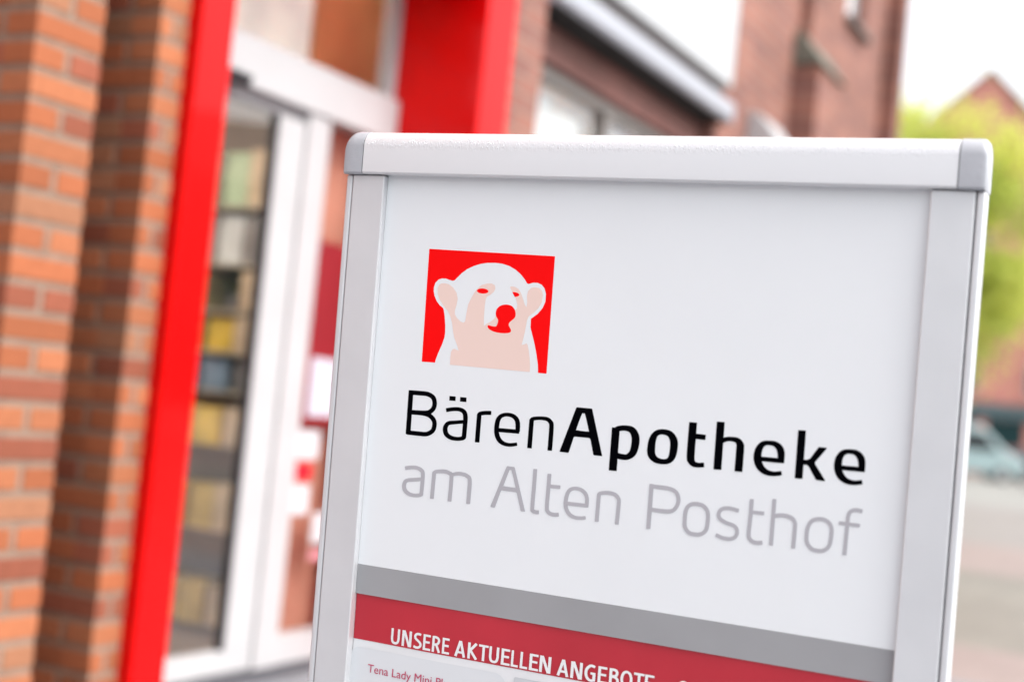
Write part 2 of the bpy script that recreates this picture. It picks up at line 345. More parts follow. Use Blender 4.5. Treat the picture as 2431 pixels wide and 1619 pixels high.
# back face and the weighted base the board stands on
MB().box((CXS-INN-.01, YLOW+.02, -.0245), (CXS+INN+.01, YB, -.0205)).build('rear_panel', BOARD, sign)
for x in (CXS-.18, CXS+.18):
    m = MB()
    for k in range(60):
        a, b = 2*math.pi*k/12, 2*math.pi*(k+1)/12; y = YLOW-.046-.05*k/60
        m.cyl((x+.014*math.cos(a), y, -.012+.014*math.sin(a)), (x+.014*math.cos(b), y-.05/60, -.012+.014*math.sin(b)), .003, .003, 5, cap=False)
    m.build('spring', mat('zinc_spring', (.5, .5, .5), .35, metal=.9), sign)
zb_ = SO.z
m = MB(); m.prism([(X0-.01, -.097+YLOW), (X0+.03, -.1+YLOW+.004), (X1-.03, -.1+YLOW+.004), (X1+.01, -.097+YLOW), (X1+.02, YLOW-.1175), (X0-.02, YLOW-.1175)][::-1], -.26, .23, 'z'); m.build('weighted_base', mat('black_rubber_base', (.03, .03, .03), .7, var=.2), sign, bevel=.004)

# ---- artwork on the header
ZL = [PZ+.0001]
def nextz(): ZL[0] += .000006; return ZL[0]
def crop(ox, oy, k): return lambda p: (ox+p[0]/k, oy+p[1]/k)
CA = crop(930, 900, 3.92); CB = crop(1480, 950, 3.92); CC = crop(960, 560, 4.355)
def poly(mb, pts, cf, holes=(), smooth=False, sm=4):
    loops = [catmull(pts, sm, True) if smooth else pts] + [catmull(h, 5, True) for h in holes]
    L3 = [[Vector((*sp(*cf(p), PZ), 0)) for p in lp] for lp in loops]
    fl = [v for lp in L3 for v in lp]; z = nextz(); i = len(mb.v); mb.v += [(v.x, v.y, z) for v in fl]
    for tri in tessellate_polygon(L3): 
        a, b, c = [fl[k] for k in tri]
        tri = tri if (b-a).cross(c-a).z > 0 else tri[::-1]
        mb.f.append(tuple(i+k for k in tri)); mb.c.append(None)
def stroke(mb, pts, wd, cf, closed=False, straight=False):
    P = [(p[0], p[1], p[2] if len(p) > 2 else wd) for p in pts]
    S = P if straight else catmull(P, 7, closed)
    n_ = len(S); z = nextz(); L, Rr = [], []
    for k in range(n_):
        a = S[(k-1) % n_] if closed else S[max(k-1, 0)]; b = S[(k+1) % n_] if closed else S[min(k+1, n_-1)]
        dx, dy = b[0]-a[0], b[1]-a[1]; l = math.hypot(dx, dy) or 1; nx_, ny_ = -dy/l, dx/l; h = S[k][2]/2
        L.append((S[k][0]+nx_*h, S[k][1]+ny_*h)); Rr.append((S[k][0]-nx_*h, S[k][1]-ny_*h))
    if not closed:                                   # slightly rounded ends
        for e, nb in ((0, 1), (-1, -2)):
            dx, dy = S[e][0]-S[nb][0], S[e][1]-S[nb][1]; l = math.hypot(dx, dy) or 1; r_ = 3.2
            dx, dy = dx/l*r_, dy/l*r_
            qL, qR = L[e], Rr[e]; wv = (qR[0]-qL[0], qR[1]-qL[1]); wl = math.hypot(*wv) or 1
            eL = (qL[0]+wv[0]/wl*r_, qL[1]+wv[1]/wl*r_); eR = (qR[0]-wv[0]/wl*r_, qR[1]-wv[1]/wl*r_)
            L[e] = (qL[0]-dx, qL[1]-dy); Rr[e] = (qR[0]-dx, qR[1]-dy)
            if e == 0: L.insert(0, eL); Rr.insert(0, eR)
            else: L.append(eL); Rr.append(eR)
    n_ = len(L)
    i = len(mb.v)
    for q_, (a, b) in enumerate(zip(L, Rr)): mb.v += [(*sp(*cf(a), PZ), z+q_*2e-7), (*sp(*cf(b), PZ), z+q_*2e-7)]
    for k in range(n_ if closed else n_-1):
        j = (k+1) % n_; mb.f.append((i+2*k, i+2*k+1, i+2*j+1, i+2*j)); mb.c.append(None)
def build_art(mb, name, mm, par):
    # make every face look out of the board
    fs = []
    for f in mb.f:
        a, b, c = [Vector(mb.v[k]) for k in f[:3]]
        nrm = (b-a).cross(c-a).z
        fs.append(f if nrm >= 0 else f[::-1])
    mb.f = fs
    return mb.build(name, mm, par, fix=False)
# emblem: polar bear on red square
em = MB()
poly(em, [(258, 135), (1558, 212), (1470, 1424), (1382, 1416), (1380, 1330), (1365, 1220), (1342, 1100), (1318, 1005), (1304, 945), (1307, 895), (1309, 858), (1335, 838), (1380, 805), (1430, 745), (1458, 680), (1464, 600), (1450, 545), (1420, 505), (1380, 487), (1335, 484), (1300, 494), (1283, 498), (1268, 490), (1245, 450), (1205, 400), (1150, 350), (1085, 312), (1010, 288), (940, 280), (860, 280), (790, 290), (720, 312), (650, 345), (595, 385), (550, 430), (520, 460), (500, 465), (470, 457), (430, 442), (390, 440), (355, 452), (322, 485), (306, 530), (304, 570), (312, 620), (335, 675), (365, 717), (400, 745), (408, 768), (417, 835), (423, 925), (422, 1000), (416, 1045), (395, 1110), (355, 1200), (325, 1275), (317, 1310), (180, 1300)], CC)
emb = build_art(em, 'bear_emblem', REDV, sign)
pk = MB()
poly(pk, [(415, 490), (460, 500), (505, 535), (540, 590), (552, 650), (540, 715), (522, 775), (522, 810), (545, 850), (580, 885), (612, 897), (628, 885), (642, 800), (660, 710), (690, 645), (725, 585), (755, 545), (800, 508), (860, 493), (905, 493), (935, 510), (942, 545), (925, 580), (890, 610), (855, 628), (842, 655), (832, 720), (824, 830), (822, 932), (855, 907), (900, 882), (930, 855), (948, 815), (1000, 790), (1100, 785), (1150, 765), (1164, 752), (1168, 710), (1152, 645), (1125, 590), (1100, 550), (1093, 528), (1112, 523), (1150, 530), (1180, 550), (1205, 590), (1230, 660), (1245, 710), (1262, 738), (1270, 690), (1268, 620), (1280, 570), (1310, 540), (1345, 531), (1395, 540), (1425, 570), (1433, 620), (1420, 690), (1385, 750), (1330, 800), (1285, 835), (1270, 870), (1258, 930), (1245, 1000), (1228, 1070), (1213, 1128), (1240, 1122), (1262, 1110), (1276, 1130), (1287, 1190), (1296, 1270), (1300, 1340), (1297, 1407), (472, 1332), (475, 1260), (482, 1200), (498, 1172), (522, 1167), (562, 1188), (545, 1130), (515, 1050), (503, 980), (495, 910), (475, 830), (445, 770), (400, 715), (365, 660), (345, 600), (343, 545), (360, 505), (385, 492)], CC)
build_art(pk, 'bear_shading', PINKV, emb)
ns = MB()
poly(ns, [(1048, 710), (1105, 722), (1140, 760), (1151, 805), (1143, 845), (1115, 872), (1088, 895), (1080, 922), (1092, 950), (1103, 975), (1095, 997), (1050, 1007), (980, 1003), (915, 987), (872, 960), (860, 935), (870, 924), (905, 933), (940, 937), (955, 925), (968, 885), (966, 862), (950, 835), (945, 795), (957, 755), (995, 722)], CC, smooth=True)
poly(ns, [(810+59*math.cos(a*math.pi/8), 571+27*math.sin(a*math.pi/8)+3*math.cos(a*math.pi/8)) for a in range(16)], CC, smooth=True)
poly(ns, [(1117, 580), (1145, 582), (1172, 590), (1191, 607), (1180, 624), (1143, 633), (1130, 612)], CC)
build_art(ns, 'bear_features', REDV, emb)
# first line, light part then bold part
t1 = MB(); S = lambda p, wd=42, **k: stroke(t1, p, wd, CA, **k)
S([(181, 103), (152, 512)], 45, straight=True)
S([(168, 123), (260, 130), (335, 139), (385, 170), (400, 222), (388, 272), (352, 305), (300, 313), (180, 307)], 43)
S([(175, 307), (290, 318), (355, 340), (393, 385), (397, 435), (378, 482), (325, 510), (250, 506), (140, 494)], 42)
for P in ([(538, 156), (596, 161), (594, 203), (536, 198)], [(638, 166), (697, 171), (695, 213), (636, 208)]): poly(t1, P, CA)
S([(506, 288, 37), (570, 279, 37), (630, 281, 38), (672, 303), (686, 345, 44), (683, 420, 43), (674, 520, 42), (668, 543, 42), (640, 553, 37), (600, 554, 37), (550, 543, 40), (512, 515, 44), (498, 475, 45), (504, 437, 43), (530, 409, 38), (590, 402, 35), (670, 396, 34)])
S([(795, 588), (815, 330)], 43, straight=True); S([(806, 338, 34), (822, 322, 38), (855, 315, 38), (890, 313, 38), (927, 314, 38)])
S([(1168, 603, 32), (1100, 611, 34), (1040, 597, 38), (998, 560, 44), (977, 500, 45), (979, 430, 45), (992, 375, 43), (1020, 342, 38), (1068, 329, 35), (1120, 338, 38), (1156, 365, 42), (1173, 410, 44), (1172, 490, 43)])
S([(980, 471), (1188, 489)], 38, straight=True)
S([(1282, 642), (1303, 376)], 43, straight=True); S([(1294, 385, 30), (1310, 370, 34), (1345, 364, 34), (1390, 363, 34), (1445, 371, 37), (1477, 397, 41), (1487, 445, 43), (1471, 664, 43)])
t2 = MB()
S2 = lambda p, wd=72, **k: stroke(t2, p, wd, CB, **k)
poly(t2, [(1724, 260), (1860, 273), (1867, 279), (1960, 716), (1884, 708), (1876, 700), (1850, 560), (1840, 547), (1705, 534), (1694, 541), (1648, 681), (1642, 684), (1566, 675), (1563, 668), (1718, 265)], CA, holes=[[(1770, 327), (1785, 322), (1800, 328), (1832, 470), (1826, 486), (1726, 474), (1720, 462)]])
stroke(t2, [(2087, 450), (2057, 851)], 74, CA, straight=True)
stroke(t2, [(2086, 468, 46), (2122, 457, 50), (2180, 455, 51), (2238, 475, 64), (2268, 535, 74), (2266, 610, 74), (2243, 685, 68), (2195, 722, 54), (2145, 722, 54), (2090, 708, 54)], 60, CA)
S2([(360, 293, 50), (430, 312, 58), (468, 370, 71), (470, 440, 73), (455, 518, 66), (424, 560, 54), (370, 571, 49), (302, 553, 58), (263, 505, 72), (260, 435, 74), (274, 360, 66), (305, 310, 54)], closed=True)
S2([(650, 205, 74), (640, 330, 74), (626, 520, 74), (632, 562, 68), (655, 592, 54), (700, 603, 46), (752, 600, 46)]); S2([(660, 333), (766, 345)], 50, straight=True)
S2([(907, 200), (875, 645)], 74, straight=True); S2([(915, 380, 44), (960, 362, 43), (1010, 361, 43), (1060, 374, 54), (1086, 412, 70), (1087, 460, 74), (1071, 664, 74)])
def ebold(dx, dy, k=1.0):
    f = lambda P: [(1212+(x-1212)*k+dx, 375+(y-375)*k+dy, q) for x, y, q in P]
    S2(f([(1473, 677, 42), (1400, 684, 44), (1330, 668, 54), (1276, 622, 68), (1250, 555, 73), (1254, 480, 71), (1277, 428, 60), (1310, 402, 50), (1355, 396, 43), (1412, 407, 52), (1452, 442, 64), (1468, 490, 68), (1468, 572, 60)]))
    S2(f([(1262, 543, 44), (1498, 565, 44)]), straight=True)
ebold(0, 0); ebold(748, 80, 1.01)
S2([(1664, 279), (1631, 728)], 73, straight=True)
poly(t2, [(1818, 434), (1888, 440), (1893, 450), (1785, 573), (1783, 590), (1878, 745), (1874, 753), (1800, 742), (1790, 735), (1725, 615), (1705, 600), (1670, 598), (1675, 552), (1715, 552), (1740, 540)], CB)
build_art(t1, 'lettering_light', BLACKV, sign); build_art(t2, 'lettering_bold', BLACKV, sign)
t3 = MB(); S = lambda p, wd=36, **k: stroke(t3, p, wd, CA, **k)
S([(125, 827, 35), (180, 820, 34), (230, 823, 34), (272, 843, 36), (290, 885, 37), (278, 1050, 35), (270, 1074, 35), (222, 1080, 32), (170, 1070, 34), (130, 1040, 37), (116, 1000, 37), (124, 957, 36), (150, 939, 34), (205, 934, 33), (276, 930, 33)])
S([(374, 1112), (396, 872)], 36, straight=True); S([(388, 878, 30), (403, 864, 33), (432, 857, 34), (490, 857), (535, 873), (557, 910), (538, 1136)]); S([(552, 892, 30), (600, 879, 33), (650, 880, 34), (702, 900, 36), (727, 948, 37), (712, 1160, 37)])
build_art(t3, 'lettering_grey', GREYV, sign); t3 = MB()
poly(t3, [(1076, 808), (1140, 816), (1146, 822), (1242, 1230), (1208, 1228), (1200, 1222), (1165, 1060), (1155, 1050), (1024, 1032), (1016, 1040), (962, 1188), (955, 1194), (922, 1188), (920, 1180), (1070, 814)], CA, holes=[[(1095, 850), (1106, 847), (1117, 853), (1152, 1002), (1148, 1009), (1044, 994), (1041, 989)]])
S([(1337, 835), (1325, 1000), (1309, 1195), (1316, 1224), (1340, 1235), (1371, 1237)]); S([(1469, 880), (1460, 1000), (1445, 1190), (1454, 1230), (1480, 1252), (1520, 1260), (1556, 1258)]); S([(1475, 995), (1570, 1004)], 33, straight=True)
S([(1806, 1287, 32), (1760, 1291, 32), (1700, 1283, 33), (1650, 1250, 36), (1621, 1190, 37), (1622, 1120, 37), (1640, 1055, 36), (1668, 1024, 34), (1710, 1015, 32), (1765, 1029, 34), (1803, 1065, 36), (1818, 1115, 36), (1814, 1180, 36)]); S([(1625, 1154), (1831, 1177)], 34, straight=True)
S([(1908, 1325), (1929, 1073)], 36, straight=True); S([(1920, 1080, 30), (1936, 1064, 33), (1967, 1057, 34), (2020, 1057), (2075, 1071), (2107, 1105), (2114, 1150), (2095, 1350)])
build_art(t3, 'lettering_grey', GREYV, sign); t3 = MB()
S = lambda p, wd=37, **k: stroke(t3, p, wd, CB, **k)
S([(264, 779), (232, 1195)], 40, straight=True); S([(255, 798), (340, 808), (430, 822), (490, 855), (513, 912), (504, 970), (470, 1018), (420, 1033), (350, 1028), (250, 1014)])
S([(665, 963), (735, 977), (780, 1025), (788, 1095), (775, 1190), (740, 1235), (685, 1248), (615, 1233), (575, 1180), (572, 1105), (585, 1018), (615, 977)], closed=True)
S([(1075, 1028), (1010, 1008), (950, 1003), (905, 1020), (887, 1060), (900, 1100), (950, 1135), (1020, 1162), (1052, 1192), (1058, 1235), (1035, 1275), (985, 1288), (920, 1277), (860, 1250)], 35)
S([(1196, 918), (1185, 1060), (1167, 1240), (1178, 1290), (1210, 1317), (1250, 1325), (1294, 1322)]); S([(1200, 1040), (1311, 1052)], 33, straight=True)
S([(1406, 918), (1374, 1350)], 37, straight=True); S([(1396, 1082), (1440, 1070), (1500, 1072), (1560, 1090), (1594, 1130), (1597, 1185), (1580, 1378)])
S([(1820, 1103), (1890, 1120), (1932, 1170), (1937, 1240), (1920, 1340), (1882, 1387), (1830, 1400), (1760, 1385), (1712, 1330), (1705, 1265), (1718, 1180), (1755, 1122)], closed=True)
S([(2225, 1034), (2170, 1021), (2120, 1031), (2095, 1068), (2085, 1150), (2057, 1440)]); S([(2005, 1140), (2202, 1166)], 33, straight=True)
build_art(t3, 'lettering_grey', GREYV, sign)
# printed words on the poster (built-in font turned into mesh)
def words(txt, p0, p1, base_y, cap_h, mm, name, par, bold=0):
    cu = bpy.data.curves.new(name, 'FONT'); cu.body = txt; cu.offset = bold; cu.resolution_u = 6
    o = bpy.data.objects.new('tmp', cu); col.objects.link(o); dg = bpy.context.evaluated_depsgraph_get()
    me = bpy.data.meshes.new_from_object(o.evaluated_get(dg)); bpy.data.objects.remove(o)
    xs = [v.co.x for v in me.vertices]; x0, x1 = min(xs), max(xs)
    caps = max(v.co.y for v in me.vertices if v.co.x < x0+.35)
    for v in me.vertices:
        x = p0 + (v.co.x-x0)/(x1-x0)*(p1-p0); y = base_y + v.co.y/caps*cap_h
        v.co = (x, y, wav(x, y)+.0009)
    bm = bmesh.new(); bm.from_mesh(me); seen = set(); k = 0
    for v0 in bm.verts:
        if v0 in seen: continue
        st = [v0]; seen.add(v0)
        while st:
            v = st.pop(); v.co.z += .00002*k
            for e in v.link_edges:
                o2 = e.other_vert(v)
                if o2 not in seen: seen.add(o2); st.append(o2)
        k += 1
    for f in bm.faces:
        if f.normal.z < 0: f.normal_flip()
    bm.to_mesh(me); bm.free()
    me.materials.append(mm); ob = bpy.data.objects.new(name, me); col.objects.link(ob); ob.parent = par
    return ob
bl = sp(927.5, 1527.5, PZ)[1]; ch = sp(928, 1490, PZ)[1]-bl
WP = mat('white_print', (.82, .82, .82), .4)
GL = {  # condensed heading alphabet: (width, strokes) in cap heights; a stroke is points (x, y[, width])
 'U': [[(.10, 1), (.10, .6), (.10, .35), (.16, .14), (.32, .075), (.48, .14), (.54, .35), (.54, .6), (.54, 1)]],
 'N': ['|', [(.09, 0), (.09, 1)], [(.56, 0), (.56, 1)], [(.14, .99), (.51, .01)]],
 'S': [[(.50, .90), (.36, .935), (.20, .90), (.11, .77), (.16, .62), (.34, .49), (.48, .36), (.49, .20), (.36, .085), (.20, .07), (.04, .12)]],
 'E': ['|', [(.10, 0), (.10, 1)], [(.02, .93), (.52, .93)], [(.02, .52), (.48, .52)], [(.02, .07), (.54, .07)]],
 'R': [[(.10, .93), (.26, .935), (.42, .86), (.46, .72), (.40, .56), (.26, .48), (.10, .475)], '|', [(.10, 0), (.10, 1)], [(.30, .48), (.51, .0)]],
 'A': ['|', [(.09, 0), (.345, .99)], [(.61, 0), (.355, .99)], [(.18, .28), (.52, .28)]],
 'K': ['|', [(.10, 0), (.10, 1)], [(.52, .99), (.15, .50)], [(.17, .54), (.55, .01)]],
 'T': ['|', [(.30, 0), (.30, 1)], [(.0, .93), (.60, .93)]],
 'L': ['|', [(.10, 0), (.10, 1)], [(.02, .07), (.50, .07)]],
 'G': [[(.56, .88), (.42, .935), (.28, .90), (.14, .72), (.10, .48), (.15, .24), (.28, .085), (.42, .06), (.54, .10)], '|', [(.53, .03), (.53, .48)], [(.34, .48), (.60, .48)]],
 'B': [[(.10, .93), (.28, .935), (.42, .86), (.43, .68), (.34, .57), (.10, .53)], [(.10, .52), (.34, .50), (.48, .38), (.48, .20), (.36, .085), (.10, .07)], '|', [(.10, 0), (.10, 1)]],
 'O': ['o', [(.34, .94), (.50, .86), (.585, .66), (.60, .5), (.585, .34), (.50, .14), (.34, .06), (.18, .14), (.10, .34), (.085, .5), (.10, .66), (.18, .86)]]}
GW = {'U': .64, 'N': .65, 'S': .55, 'E': .54, 'R': .56, 'A': .70, 'K': .60, 'T': .60, 'L': .50, 'G': .62, 'B': .56, 'O': .69}
LP = [('U', 508, 642, 0), ('N', 665, 808, 0), ('S', 828, 945, 0), ('E', 963, 1075, 0), ('R', 1090, 1210, 0), ('E', 1232, 1340, 0), ('A', 1408, 1570, 0), ('K', 1588, 1730, 0), ('T', 1745, 1880, 0), ('U', 1885, 2035, 0), ('E', 2055, 2185, 0), ('L', 2195, 2300, 0),
      ('L', 160, 250, 1), ('E', 264, 372, 1), ('N', 380, 515, 1), ('A', 578, 718, 1), ('N', 730, 868, 1), ('G', 882, 1015, 1), ('E', 1032, 1142, 1), ('B', 1157, 1272, 1), ('O', 1285, 1425, 1), ('T', 1433, 1550, 1), ('E', 1552, 1665, 1), ('G', 1905, 2040, 1)]
def plane_stroke(mb, S, z, xf):
    n_ = len(S); cl = S[0] == S[-1]; i = len(mb.v)
    for k in range(n_):
        a = S[k-1] if k else (S[-2] if cl else S[0]); b = S[k+1] if k < n_-1 else (S[1] if cl else S[-1])
        dx, dy = b[0]-a[0], b[1]-a[1]; l = math.hypot(dx, dy) or 1; h = S[k][2]/2
        for sg in (1, -1): x, y = xf(S[k][0]-dy/l*h*sg, S[k][1]+dx/l*h*sg); mb.v.append((x, y, wav(x, y)+z))
    for k in range(n_-1): mb.f.append((i+2*k, i+2*k+1, i+2*k+3, i+2*k+2)); mb.c.append(None)
hm = MB(); zz = .0007
for li_, (ch_, a, b, w_i) in enumerate(LP):
    if li_ in (6, 15, 23): build_art(hm, 'poster_heading', WP, poster); hm = MB()
    ox, k_ = ((840, 5.8875), (1200, 4.71))[w_i]
    row = 1480 + 0
    xa_, xb_ = ox+a/k_, ox+b/k_; ym = 1509 + (xa_-928)*.168
    pa, pb = sp(xa_, ym, PZ)[0], sp(xb_, ym, PZ)[0]; sc_ = (pb-pa)/GW[ch_]
    xf = lambda x, y, pa=pa, sc_=sc_: (pa+x*sc_, bl+y*ch)
    straight = cl_ = False
    for P in GL[ch_]:
        if P == '|': straight = True; continue
        if P == 'o': cl_ = True; continue
        vert = .155
        if straight:
            (x0_, y0_), (x1_, y1_) = P; n_s = 8
            wv_ = .138 if abs(y1_-y0_) < .02 else vert
            S_ = [(x0_+(x1_-x0_)*q/n_s, y0_+(y1_-y0_)*q/n_s, wv_) for q in range(n_s+1)]
        else:
            S_ = catmull([(p[0], p[1], .15) for p in P], 6, cl_)
            if cl_: S_.append(S_[0])
        zz += .000008; plane_stroke(hm, S_, zz, xf)
build_art(hm, 'poster_heading', WP, poster)
bl2 = sp(875.7, 1595.5, PZ)[1]; ch2 = sp(872.6, 1575.5, PZ)[1]-bl2; xa = sp(872.6, 1576, PZ)[0]; xb = sp(1037, 1609, PZ)[0]
words('Tena Lady Mini Plus', xa, xa+(xb-xa)*1.22, bl2, ch2, mat('magenta_red_print', (.50, .05, .12), .4), 'offer_text', poster, 0)

# ================================================================ THE SHOP FRONT (x = along front, y = depth into building)
def rnd_brick():
    b = random.random()
    base = (.38, .118, .05) if b < .45 else ((.43, .15, .068) if b < .75 else ((.30, .09, .05) if b < .93 else (.37, .16, .085)))
    k = random.uniform(.74, 1.0); return tuple(v*k for v in base)
CH, MT = .0815, .021
def brick_pier(name, label, x0, x1, y0, y1, z1, phase=0, zoff=.0):
    o = thing(name, label, 'brick pier', BW)
    e = .0035
    MB().box((x0+e, y0+e, 0), (x1-e, y1-e, z1)).build('mortar', MORT, o)
    m = MB(); nz = int(z1/CH)
    for r in range(nz):
        z0 = r*CH + zoff + MT/2; zt = z0+CH-MT
        full = (r+phase) % 2 == 0
        xs = [x0, x1] if (full and x1-x0 < .3) else None
        if xs is None:
            n_ = max(2, round((x1-x0)/.125)); xs = [x0+(x1-x0)*i/n_ for i in range(n_+1)]
        for a, b in zip(xs[:-1], xs[1:]):
            j = random.uniform(-.0012, .0012)
            m.box((a+(MT/2 if a > x0 else 0), y0+j, z0), (b-(MT/2 if b < x1 else 0), y0+.115, zt), rnd_brick())
        ys = y0+.115+MT if full else y0+.240
        st = ys if not full else y0+.115+MT
        if not full:                                  # the brick that turns the corner
            for X in (x0, x1):
                a, b = (X, X+.10) if X == x0 else (X-.10, X)
                m.box((a-(.0001 if X == x0 else -.0002), y0+.1152, z0), (b, y0+.240-MT/2, zt), m.c[-1])
            st = y0+.240+MT/2
        y = st
        while y < y1-.05:
            yy = min(y+.233, y1)
            for X in (x0, x1):
                a, b = (X, X+.10) if X == x0 else (X-.10, X)
                m.box((a, y, z0), (b, yy, zt), rnd_brick())
            y = yy+MT
    m.build('brickwork', BRK, o, bevel=.0025, seg=2)
    return o
brick_pier('brick_pier', 'nearest orange brick pier at the left edge of the view', 2.745, 2.993, 2.9, 3.9, 4.4, phase=1, zoff=.010)
brick_pier('brick_pier', 'shaded brick pier right against the red door surround', 3.33, 3.458, 3.0, 3.9, 4.4, phase=0, zoff=.010)
# steel strip on the near pier
st = MB(); st.box((2.9935, 2.93, .72), (3.010, 2.975, 1.46)); tag(st.build('steel_strip', STEEL, M=BW, bevel=.003), 'thin blue grey steel strip fixed to edge of nearest brick pier', 'steel strip')
# red door surround
def red_jamb(label, x0, x1):
    o = thing('red_surround', label, 'door surround', BW, 'red door surround uprights')
    MB().box((x0, 2.95, 0), (x1, 3.40, 4.4)).build('panel', RED, o, bevel=.003)
    MB().box((x0-.001, 2.947, .0), (x1+.001, 3.0, .03)).build('plinth', SMOKE, o)
    return o
red_jamb('red lacquered door surround upright between brick pier and glass door', 3.4585, 3.617)
red_jamb('red lacquered door surround upright right of the white door', 5.288, 5.546)
hd = thing('red_canopy', 'red lacquered header spanning above the pharmacy door', 'canopy', BW)
MB().box((3.6175, 2.952, 2.99), (5.2875, 3.34, 4.39)).build('panel', RED, hd, bevel=.003)
# door and fixed light
DP = 3.38
door = thing('entrance_door', 'white framed glass pharmacy door with transom and side light', 'door', BW)
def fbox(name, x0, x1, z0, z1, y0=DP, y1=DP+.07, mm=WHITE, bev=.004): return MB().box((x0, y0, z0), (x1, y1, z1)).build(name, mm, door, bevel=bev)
LX, RX = 3.62, 5.287
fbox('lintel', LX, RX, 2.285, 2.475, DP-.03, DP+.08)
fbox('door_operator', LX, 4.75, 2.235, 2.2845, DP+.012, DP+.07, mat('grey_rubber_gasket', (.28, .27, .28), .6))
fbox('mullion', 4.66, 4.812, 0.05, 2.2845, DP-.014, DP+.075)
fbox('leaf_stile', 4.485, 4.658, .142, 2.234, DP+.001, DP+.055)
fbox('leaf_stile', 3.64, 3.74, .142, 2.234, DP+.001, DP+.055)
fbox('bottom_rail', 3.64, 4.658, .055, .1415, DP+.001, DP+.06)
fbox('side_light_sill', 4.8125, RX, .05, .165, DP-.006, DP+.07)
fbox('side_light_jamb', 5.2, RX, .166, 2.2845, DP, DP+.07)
fbox('threshold', LX, RX, .0, .048, DP-.02, DP+.09, SMOKE)
fbox('leaf_glass', 3.741, 4.484, .143, 2.233, DP+.025, DP+.031, GLASS, 0)
gsk = fbox('glass_gasket', 4.476, 4.4845, .143, 2.233, DP+.008, DP+.045, DARK, 0)
fbox('side_light_glass', 4.813, 5.199, .166, 2.284, DP+.03, DP+.036, GLASS, 0)
fbox('transom_glass', LX, 5.235, 2.476, 4.3, DP+.03, DP+.036, GLASS, 0)
fbox('transom_jamb', 5.236, RX, 2.476, 4.3, DP, DP+.07, mat('pale_grey_paint', (.45, .46, .47), .4))
sens = MB(); sens.prism([(3.30, 2.31), (3.348, 2.325), (3.348, 2.275), (3.315, 2.27)], 4.03, 4.19, 'x'); sens.build('motion_sensor', mat('black_plastic', (.02, .02, .025), .35), door, bevel=.003)
# notices on the side light
def notice(name, label, x0, x1, z0, z1, mm, y=DP+.0265):
    o = MB().box((x0, y, z0), (x1, y+.002, z1)).build(name, mm, M=BW); return tag(o, label, name.replace('_', ' '))
DKRED = mat('dark_red_film', (.22, .008, .014), .5, var=.06, scale=5)
rp = notice('red_poster', 'large dark red poster on the side light beside the door', 4.83, 5.19, 1.03, 1.795, DKRED)
notice('paper_notice', 'white paper notice on the lower half of the red poster', 4.90, 5.12, 1.065, 1.31, mat('lilac_white_paper', (.50, .50, .57), .7), DP+.023)
notice('round_sticker', 'white rounded sticker just below the red poster', 4.845, 5.02, .885, 1.005, mat('white_sticker', (.55, .55, .57), .6))
notice('red_sticker', 'narrow bright red sticker strip between two white stickers', 4.835, 4.985, .80, .865, mat('bright_red_film', (.62, .005, .02), .5))
notice('white_sticker', 'white square sticker under the narrow red sticker strip', 4.83, 4.985, .655, .78, MATS['white_sticker'])
notice('small_sticker', 'small white sticker low on the side light, nearest the board', 5.03, 5.13, .53, .66, MATS['white_sticker'])
notice('pink_label', 'faint pink label between the two lowest stickers', 5.03, 5.13, .46, .50, mat('pink_film', (.6, .25, .28), .6))
# interior room
room = thing('shop_interior', 'dim pharmacy sales room behind the glass door', 'room', BW)
MB().box((3.0, 7.2, 0), (9.2, 7.3, 4.4)).build('back_wall', mat('warm_back_wall', (.55, .42, .30), .8, var=.1, scale=2), room)
MB().box((8.4, 3.8, 0), (8.5, 7.2, 4.4)).build('side_wall', mat('orange_wood_panel', (.50, .23, .09), .6, var=.25, scale=3), room)
MB().box((3.05, 3.47, .001), (8.4, 7.2, .012)).build('floor', mat('brown_floor', (.22, .17, .14), .5, var=.2, scale=4), room)
MB().box((3.05, 3.85, 2.7705), (8.4, 7.2, 2.80)).build('ceiling', mat('white_ceiling', (.7, .7, .7), .8), room)
MB().box((4.83, 3.50, 0.013), (5.8, 3.53, 2.42)).build('side_light_backdrop', mat('brown_reflection_backdrop', (.52, .25, .17), .55, var=.2, scale=3), room)  # brown backdrop; its colour paints in the brick reflection on the side light
MB().box((5.22, 3.80, 2.45), (8.3, 3.84, 4.3)).build('transom_backdrop', mat('tan_reflection_backdrop', (.68, .40, .18), .6, var=.25, scale=2), room)  # added backdrop; tan colour paints in part of the transom reflection
MB().box((3.9, 3.80, 2.45), (5.2, 3.84, 4.3)).build('transom_backdrop', mat('pale_reflection_backdrop', (.80, .74, .60), .6, var=.35, scale=3), room)  # added backdrop; pale tone paints in the foliage reflection of the transom glass
o = MB().box((3.9, 3.60, 4.28), (7.5, 3.70, 4.32)).build('transom_fill_strip', mat('fill_strip_glow', (.9, .9, .9), .5, emit=((1, .9, .76), 24.0)), M=BW); tag(o, 'unseen glowing strip added to brighten the transom backdrop', 'fill light')  # unseen strip added to light the backdrops behind the transom
# unseen glowing ceiling panels, added to brighten the sales room
FILL = mat('ceiling_fill_glow', (.9, .9, .9), .5, emit=((1, .93, .82), 9.0))
for x, y in ((4.2, 4.5), (4.6, 6.2), (7.7, 4.5), (7.9, 6.2)):
    o = MB().box((x-.3, y-.3, 2.74), (x+.3, y+.3, 2.77)).build('ceiling_fill', FILL, M=BW); tag(o, 'unseen glowing ceiling panel added to brighten the pharmacy', 'ceiling lamp', 'fill panels in the pharmacy')
